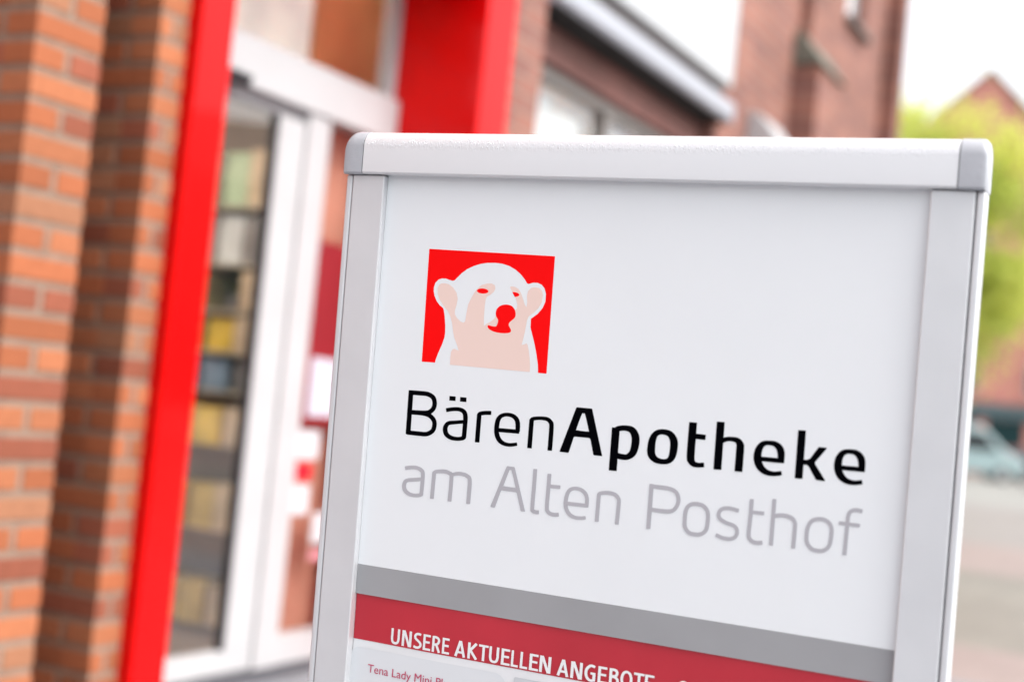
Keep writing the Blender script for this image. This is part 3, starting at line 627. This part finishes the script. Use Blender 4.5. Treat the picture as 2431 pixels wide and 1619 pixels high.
# shelf unit with packs seen through the door
shelf = thing('shelf_unit', 'dark shelf unit of goods behind the glass door', 'shelf', BW)
QX0, QX1, QY0, QY1 = 5.28, 5.62, 3.62, 4.66
MB().box((QX1-.02, QY0, .02), (QX1, QY1, 2.45)).build('back_board', mat('dark_walnut', (.17, .125, .09), .6), shelf)
rows_ = [(.045, .20, (1, 1, 3)), (.48, .22, (1, 7, 3)), (.87, .20, (0, 0, 3)), (1.125, .16, (4, 4, 5)), (1.31, .165, (0, 3, 3)), (1.50, .19, (6, 2, 3)), (1.72, .24, (5, 2, 5)), (1.99, .27, (2, 5, 3))]
for z, h, _ in rows_: MB().box((QX0, QY0, z-.014), (QX1-.021, QY1, z)).build('shelf_board', mat('beech_board', (.46, .40, .30), .6) if z > 1 else MATS['dark_walnut'], shelf)
packs = [('yellow', (.72, .48, .05)), ('ochre', (.62, .43, .12)), ('pale green', (.42, .52, .33)), ('tan', (.58, .44, .28)), ('blue grey', (.20, .29, .38)), ('white', (.62, .64, .62)), ('dark green', (.08, .20, .04)), ('grey', (.24, .23, .22))]
cols_ = [(1, 7, 3, 1, 1, 0), (7, 5, 3, 1, 0, 1), (3, 0, 3, 0, 1, 5), (4, 5, 7, 4, 4, 2), (3, 3, 3, 0, 2, 5), (5, 2, 3, 6, 2, 3), (2, 5, 7, 5, 5, 4), (3, 2, 3, 2, 5, 3)]
lv = ['bottom', 'second', 'third', 'fourth', 'fifth', 'sixth', 'seventh', 'top']; po = ['nearest the glass', 'second from the glass', 'third from the glass', 'fourth from the glass', 'fifth from the glass', 'farthest from the glass']
for i, (z, h, _) in enumerate(rows_):
    for j, k in enumerate(cols_[i]):
        if (i, j) == (5, 3): continue                  # a potted plant stands here
        nm, c = packs[k]; y = QY0+.03+j*.168; hh = h*random.uniform(.88, 1.0)
        o = MB().box((QX0+random.uniform(.005, .05), y, z+.001), (QX1-.06, y+random.uniform(.135, .155), z+hh)).build('carton', mat('carton_'+nm.replace(' ', '_'), c, .6, var=.25, scale=11), M=BW, bevel=.004)
        tag(o, f'{nm} carton on the {lv[i]} board of the shelf unit, {po[j]}', 'carton', 'cartons on the shelf unit')
# low display with plants/green goods near the door
pl = thing('potted_plant', 'small leafy green potted plant among the cartons of the shelf unit', 'plant', BW @ Matrix.Translation((QX0+.12, QY0+.61, 1.4995)) @ Matrix.Scale(.23, 4))
m = MB(); m.cyl((0, 0, .012), (0, 0, .34), .11, .15, 18); m.build('pot', mat('grey_pot', (.16, .17, .18), .6), pl)
LEAF = attr_mat('plant_leaf', .5, 0, trans=.3)
m = MB()
for _ in range(240):
    a = random.uniform(0, 6.28); h = random.uniform(.3, 1.05); r_ = random.uniform(.02, .17); c = Vector((math.cos(a)*r_, math.sin(a)*r_, h))
    d = Vector((math.cos(a), math.sin(a), random.uniform(-.3, .8))).normalized()*random.uniform(.08, .16); s = d.cross(Vector((0, 0, 1))).normalized()*.028
    m.face([c, c+d*.5+s, c+d, c+d*.5-s], (.06*random.uniform(.6, 1.6), .16*random.uniform(.6, 1.4), .03))
m.build('foliage', LEAF, pl, fix=False)

# ---- brick wall of the building with openings, next shop front
bld = thing('brick_building', 'old red brick building holding the pharmacy and the neighbouring shop', 'building', BW)
WT = 9.5
m = MB()
m.box((5.547, 2.97, 0), (5.88, 3.6, WT))                      # pier between the two shops
m.box((5.88, 3.0, 4.6), (8.42, 3.6, WT))                      # above the neighbour's fascia
m.box((8.42, 3.0, 0), (11.35, 3.6, WT)); m.box((11.35, 3.0, 0), (12.0, 3.6, 4.60)); m.box((11.35, 3.0, 6.6), (12.0, 3.6, WT))
m.box((12.0, 3.0, 0), (12.94, 9.0, WT)); m.box((2.0, 2.95, 4.401), (5.5465, 3.6, WT)); m.box((-3, 3.6, 0), (2.74, 3.9, WT)); m.box((2.994, 3.802, 0), (3.329, 3.9, 4.4)); m.box((2.994, 2.96, 2.62), (3.329, 3.80, 4.4))  # last box: unseen header added to shade the gap between the piers
m.build('wall', WALL, bld)
MB().box((5.88, 3.10, 2.89), (8.42, 3.30, 3.075)).build('brick_lintel', brick_mat('soldier_course', (.24, .10, .085), (.18, .08, .07), (.22, .14, .12), L_=.0815, H_=.25, mort=.012, off=.02), bld, bevel=.004)
MB().box((5.88, 3.12, 3.0751), (8.42, 3.35, 4.599)).build('recess_board', mat('cavity_shade_black', (.012, .011, .010), .9), bld)  # near-black colour stands in for the shade inside the cavity
# buttresses with slate weatherings
for x0, x1, zs in ((9.98, 10.62, 3.85), (12.74, 12.93, 99)):
    b = MB(); z1 = min(zs, WT); b.box((x0, 2.80 if zs < 9 else 2.845, 0), (x1, 2.999, z1)).build('buttress', WALL, bld)
    if zs < 9:
        MB().prism([(2.76, zs), (2.999, zs), (2.999, zs+.26), (2.95, zs+.25)], x0-.03, x1+.03, 'x').build('slate_cap', SLATE, bld, bevel=.006)
        MB().box((x0+.1, 2.91, zs+.2), (x1-.08, 2.999, WT)).build('pilaster', WALL, bld)
# upper window
MB().box((11.36, 3.12, 4.66), (11.99, 3.16, 6.59)).build('window', mat('white_blind_pane', (.78, .8, .82), .3), bld)
win = bld.children[-1]
for a, b_ in (((11.36, 3.09, 4.66), (11.42, 3.119, 6.59)), ((11.93, 3.09, 4.66), (11.99, 3.119, 6.59)), ((11.421, 3.09, 5.6), (11.929, 3.119, 5.66))): MB().box(a, b_).build('frame', WHITE, win)
MB().prism([(2.93, 4.56), (2.93, 4.60), (3.12, 4.655), (3.12, 4.56)], 11.30, 12.02, 'x').build('window_sill', mat('dark_sill_stone', (.14, .12, .11), .8, var=.2), bld)
# neighbour's shop window
shopw = thing('shop_window', 'grey framed shop window with white curtains, next to the red surround', 'window', BW)
GF = mat('grey_brown_frame', (.24, .215, .20), .5)
MB().box((5.881, 3.14, 2.832), (8.419, 3.22, 2.889)).build('frame_head', GF, shopw, bevel=.004)
for x in (5.90, 7.09, 8.36): MB().box((x-.03 if x > 6 else 5.881, 3.14, .45), (x+.03 if x < 8 else 8.419, 3.22, 2.8315)).build('frame_post', GF, shopw, bevel=.004)
MB().box((5.881, 3.10, .0), (8.419, 3.40, .449)).build('stall_riser', GF, shopw)
MB().box((5.94, 3.18, .45), (8.33, 3.186, 2.831)).build('pane', GLASS, shopw)
MB().box((5.881, 5.2, 0), (8.419, 5.25, 4.5)).build('inner_wall', mat('grey_inner_wall', (.5, .46, .42), .8), shopw)
CUR = mat('white_curtain', (.82, .84, .83), .8, var=.04, scale=10)
for x0, x1, zt, ph, lb in ((6.25, 6.60, 2.80, 0, 'white pleated curtain in the shop window, nearest the red surround'), (6.63, 6.97, 2.76, 1, 'narrow white pleated curtain in the middle of the shop window'), (7.20, 7.72, 2.79, 2, 'white pleated curtain, right of the middle one in the shop window')):
    m = MB(); n_ = 40; pts = []
    for k in range(n_+1):
        x = x0+(x1-x0)*k/n_; pts.append((x, 3.27+.035*math.sin(k*1.15+ph)))
    for (a, b_) in zip(pts[:-1], pts[1:]): m.face([(*a, .5), (*b_, .5), (*b_, zt), (*a, zt)])
    o = m.build('curtain', CUR, M=BW, smooth=True, fix=False); md = o.modifiers.new('s', 'SOLIDIFY'); md.thickness = .006
    tag(o, lb, 'curtain', 'curtains in the neighbouring shop window')
# awning cassette and fascia sign
aw = thing('awning_cassette', 'long light grey aluminium awning cassette under the white fascia', 'awning', BW)
m = MB(); P = [(2.93, 3.085), (2.905, 3.10), (2.90, 3.12), (2.90, 3.19), (2.915, 3.212), (3.119, 3.22), (3.119, 3.085)]; m.prism(P, 5.885, 8.46, 'x'); m.build('housing', mat('silver_awning_paint', (.36, .37, .41), .4, var=.03), aw, bevel=.006, seg=3)
MB().box((5.89, 2.935, 3.077), (8.455, 3.118, 3.0845)).build('shade_plate', mat('underside_shade_black', (.01, .01, .01), .9), aw)  # black plate painting in the deep shade under the cassette
m = MB(); m.prism([(2.897, 3.086), (2.897, 3.19), (2.913, 3.218), (3.119, 3.223), (3.119, 3.086)], 8.461, 8.475, 'x'); m.build('end_plate', mat('end_plate_grey', (.5, .5, .54), .45), aw)
fs_ = thing('fascia_sign', 'big blank white fascia panel above the awning cassette', 'shop sign', BW)
MB().box((5.89, 2.88, 3.275), (8.352, 3.0, 4.58)).build('panel', mat('white_fascia_panel', (.43, .44, .45), .35, var=.02, scale=2), fs_, bevel=.02, seg=3)
MB().box((5.89, 2.935, 3.224), (8.34, 3.0, 3.274)).build('mounting_rail', mat('brown_grey_rail', (.12, .10, .09), .6), fs_)
wl = thing('wall_lamp', 'small white hooded wall lamp on the brick wall right of the fascia', 'wall lamp', BW)
m = MB(); m.prism([(2.80, 3.06), (2.80, 3.14), (2.90, 3.27), (2.999, 3.30), (2.999, 3.06)], 9.05, 9.5, 'x'); m.build('hood', WHITE, wl, bevel=.01)
MB().box((9.2, 2.84, 3.03), (9.35, 2.96, 3.0595)).build('lens', mat('frosted_lens', (.7, .7, .68), .3), wl)

# ================================================================ FAR SIDE: tree, houses, vehicles
def tree(label, x, y, trunk_h, cx, cy, cz, rx, ry, rz, n, leaf, c0, c1, group='trees around the plaza', seed=1):
    rs = random.Random(seed); o = thing('leafy_tree', label, 'tree', Matrix.Translation((x, y, 0)), group)
    m = MB(); top = Vector((cx-x, cy-y, cz)); m.cyl((0, 0, 0), (0, 0, trunk_h), .17, .12, 10); m.cyl((0, 0, trunk_h-.02), top, .115, .05, 8)
    ends = []
    for k in range(16):
        b0 = Vector((0, 0, trunk_h)).lerp(top, rs.random()*.8); a = rs.uniform(0, 6.28); e = rs.uniform(-.35, 1)
        e1 = top + Vector((math.cos(a)*rx*.72*(1-abs(e)*.35), math.sin(a)*ry*.72*(1-abs(e)*.35), e*rz*.7)); mid = b0.lerp(e1, .5)+Vector((0, 0, .15))
        m.cyl(b0, mid, .045, .03, 6); m.cyl(mid, e1, .03, .01, 6); ends.append(e1)
    m.build('trunk', mat('bark', (.10, .08, .06), .9, var=.3, scale=12, bump=.6, bscale=25), o, smooth=True)
    clumps = []
    for k in range(64):
        while True:
            p = Vector((rs.uniform(-1, 1), rs.uniform(-1, 1), rs.uniform(-1, 1)))
            if .25 < p.length < 1: break
        clumps.append((top+Vector((p.x*rx, p.y*ry, p.z*rz)), rs.uniform(.22, .42)*min(rx, rz)*.62, rs.random()))
    m = MB()
    for _ in range(n):
        c, r_, tone = rs.choice(clumps); p = Vector((rs.gauss(0, 1), rs.gauss(0, 1), rs.gauss(0, .8)))*r_*.62 + c
        a = Vector((rs.gauss(0, 1), rs.gauss(0, 1), rs.gauss(0, 1))).normalized(); b = a.orthogonal().normalized(); s = leaf*rs.uniform(.6, 1.3)
        k = min(1, max(0, tone*.7+rs.random()*.3)); cc = tuple(c0[i]*(1-k)+c1[i]*k for i in range(3))
        m.face([p-a*s, p-b*s*.55, p+a*s, p+b*s*.55], cc)
    m.build('crown', attr_mat('tree_leaf', .55, 0, trans=.55), o, fix=False)
    return o
tree('bright lime green tree in front of the gabled house, seen beyond the board', 8.1, 27.0, 2.4, 7.45, 27.0, 4.9, 2.75, 2.2, 2.7, 30000, .075, (.34, .44, .08), (.80, .80, .20), seed=8)

def house(name, label, x, y, yaw, w_, d_, eave, ridge, wallm, roofc, cols, rows, shop=True, gable=True):
    M = Matrix.Translation((x, y, 0)) @ Matrix.Rotation(yaw, 4, 'Z')
    o = thing(name, label, 'house', M)
    m = MB(); h = w_/2
    if gable: m.prism([(-h, 0), (h, 0), (h, eave), (0, ridge), (-h, eave)], 0, d_, 'y')
    else: m.box((-h, 0, 0), (h, d_, eave))
    m.build('wall', wallm, o)
    r = MB(); t = .13
    if gable:
        k = (ridge-eave)/h
        for s in (-1, 1):
            a = [(0, ridge+.02), (s*(h+.4), eave-.4*k+.02), (s*(h+.4), eave-.4*k+.02+t), (0, ridge+.02+t*1.2)]
            r.prism(a, -.10, d_+.25, 'y')
    else:
        r.prism([(-.4, eave+.01), (d_+.4, eave+.01), (d_/2, ridge)], -h-.3, h+.3, 'x')
    r.build('roof', mat('roof_'+name+str(roofc), roofc, .7, var=.2, scale=2), o)
    z0 = 3.9 if shop else 1.2
    for j in range(rows):
        for i in range(cols):
            cx_ = -h + w_*(i+.5)/cols; zc = z0 + .9 + j*3.0
            if gable and abs(cx_)+.6 > h*(ridge-zc-1.0)/(ridge-eave) and zc+1 > eave: continue
            f = MB(); 
            for a, b in (((cx_-.6, -.06, zc-.8), (cx_-.52, .0-.002, zc+.8)), ((cx_+.52, -.06, zc-.8), (cx_+.6, -.002, zc+.8)), ((cx_-.52, -.06, zc+.72), (cx_+.52, -.002, zc+.8)), ((cx_-.52, -.06, zc-.8), (cx_+.52, -.002, zc-.72)), ((cx_-.03, -.05, zc-.72), (cx_+.03, -.002, zc+.72))): f.box(a, b)
            wn = f.build('window', WHITE, o)
            p = MB(); p.box((cx_-.52, -.03, zc-.72), (cx_+.52, -.004, zc+.72)); p.build('pane', mat('dark_house_glass', (.03, .04, .045), .08, spec=.8), wn)
    if shop:
        MB().box((-h+.3, -.16, 2.75), (h-.3, -.002, 3.45)).build('fascia_band', mat('teal_fascia', (.05, .09, .10), .5, var=.25, scale=.6), o)
        n_ = int(w_/2.2)
        for i in range(n_):
            xa = -h+.5+(w_-1)*i/n_; xb = xa+(w_-1)/n_-.55
            MB().box((xa, -.05, .3), (xb, -.003, 2.7)).build('shop_window', mat('dark_teal_glass', (.008, .03, .033), .3, spec=.2), o)
    return o
house('gabled_house', 'tall pinkish red brick house with steep pointed gable, far across the plaza', 21.8, 68, R(-8), 17, 16, 11.2, 19.4, PINKWALL, (.20, .17, .08), 5, 3)
house('brick_house', 'long low brick house with shops at street level, right of the gabled one', 42, 62, R(-30), 20, 12, 9, 13, PINKWALL, (.22, .10, .07), 7, 2, gable=False)
house('brick_house', 'flat fronted brick house across the street, opposite the pharmacy', 46, 18, R(-75), 34, 12, 8.5, 12, brick_mat('brown_house_wall', (.30, .17, .12), (.24, .13, .09), (.3, .24, .2)), (.18, .12, .1), 10, 2, gable=False)
for i, (x, y, s) in enumerate(((27, 30, 11), (21, 9.5, 12), (14, -16, 13))):
    tree(['dark green street tree in front of the long low brick house', 'broad street tree standing opposite the pharmacy', 'street tree behind the photographer near the kerb'][i], x, y, 2.6, x, y, 5.0, 2.6, 2.6, 2.3, 5000, .16, (.10, .18, .03), (.30, .38, .08), seed=s)

def wheel(par, x, y, r, w_):
    a = MB(); a.cyl((x, y-w_/2, r), (x, y+w_/2, r), r, r, 24); t = a.build('wheel', mat('tyre_rubber', (.02, .02, .02), .8), par, bevel=.02)
    b = MB(); b.cyl((x, y-w_/2-.012, r), (x, y+w_/2+.012, r), r*.62, r*.62, 20); b.build('rim', mat('wheel_rim', (.5, .5, .52), .3, metal=.8), t)
def van(label, x, y, yaw, paint, prof, glassP, L_, hw, name='parked_van', cat='van'):
    M = Matrix.Translation((x, y, 0)) @ Matrix.Rotation(yaw, 4, 'Z'); o = thing(name, label, cat, M)
    m = MB(); m.prism(prof, -hw, hw, 'y'); m.build('body', paint, o, bevel=.09, seg=4)
    for s in (-1, 1):
        for q, P in enumerate(glassP):
            g_ = MB(); g_.prism(P, s*(hw-.005), s*(hw+.012), 'y'); g_.build('side_window', mat('car_glass', (.02, .025, .03), .05, spec=.9), o)
        h_ = MB(); h_.box((L_-.10, s*hw*.82-.16, .62), (L_+.015, s*hw*.82+.1, .80)); h_.build('headlight', mat('headlight_glass', (.8, .8, .82), .1), o, bevel=.03)
    for xx in (.85, L_-.85):
        for s in (-1, 1): wheel(o, xx, s*(hw-.12), .33, .24)
    MB().box((L_-.02, -hw*.9, .32), (L_+.06, hw*.9, .52)).build('bumper', mat('bumper_plastic', (.05, .05, .05), .6), o, bevel=.04)
    return o
TEAL = mat('pale_teal_paint', (.30, .40, .41), .25, coat=.6)
v = van('pale teal delivery van with sloping windscreen, far across the plaza', 15.7, 57.2, R(-3), TEAL, [(0, .3), (4.9, .3), (4.95, .75), (4.75, 1.02), (4.2, 1.2), (3.3, 2.05), (3.0, 2.15), (.1, 2.15), (0, 1.9)], [[(2.35, 1.2), (3.9, 1.2), (3.25, 1.85), (2.35, 1.85)]], 4.95, .95)
ws = MB(); ws.face([(4.16, -.84, 1.25), (4.16, .84, 1.25), (3.36, .78, 2.03), (3.36, -.78, 2.03)]); ws.face([(4.19, -.84, 1.25), (3.39, -.78, 2.03), (3.39, .78, 2.03), (4.19, .84, 1.25)])
ws.build('windscreen', mat('pale_windscreen', (.55, .60, .62), .15, spec=.9), v, fix=False)
van('dark grey parked car standing right of the teal van, half hidden', 20.9, 60.5, R(4), mat('dark_car_paint', (.07, .06, .07), .25, coat=.6), [(0, .28), (4.3, .28), (4.32, .7), (3.4, .9), (2.7, 1.4), (2.3, 1.47), (.9, 1.45), (.2, 1.0), (0, .9)], [[(1.0, .98), (3.0, .95), (2.55, 1.33), (1.05, 1.33)]], 4.32, .88, 'parked_car', 'car')
# bicycle leaning by the dark car
bk = thing('bicycle', 'dark bicycle parked in front of the dark grey car', 'bicycle', Matrix.Translation((17.7, 47.5, 0)) @ Matrix.Rotation(R(10), 4, 'Z'))
BM_ = mat('black_bicycle_paint', (.015, .015, .02), .35)
for xx in (0, 1.05):
    m = MB()
    for k in range(28):
        a, b = 2*math.pi*k/28, 2*math.pi*(k+1)/28; m.cyl((xx+.33*math.cos(a), 0, .34+.33*math.sin(a)), (xx+.33*math.cos(b), 0, .34+.33*math.sin(b)), .018, .018, 6, cap=False)
    t = m.build('wheel', MATS.get('tyre_rubber'), bk)
    m = MB()
    for k in range(14): a = 2*math.pi*k/14; m.cyl((xx, 0, .34), (xx+.32*math.cos(a), 0, .34+.32*math.sin(a)), .003, .003, 4)
    m.build('spokes', MATS['wheel_rim'], t)
m = MB()
for a, b in (((0, 0, .34), (.42, 0, .36)), ((.42, 0, .36), (.30, 0, .86)), ((0, 0, .34), (.33, 0, .74)), ((.33, 0, .74), (.88, 0, .80)), ((.42, 0, .36), (.90, 0, .72)), ((.87, 0, .98), (.92, 0, .68)), ((.92, 0, .68), (1.05, 0, .34))): m.cyl(a, b, .017, .017, 8)
m.build('frame', BM_, bk); m = MB(); m.cyl((.86, -.28, 1.0), (.86, .28, 1.0), .014, .014, 8); m.build('handlebar', BM_, bk)
m = MB(); m.prism([(.15, .88), (.45, .90), (.45, .94), (.15, .96)], -.08, .08, 'y'); m.build('saddle', BM_, bk, bevel=.02)
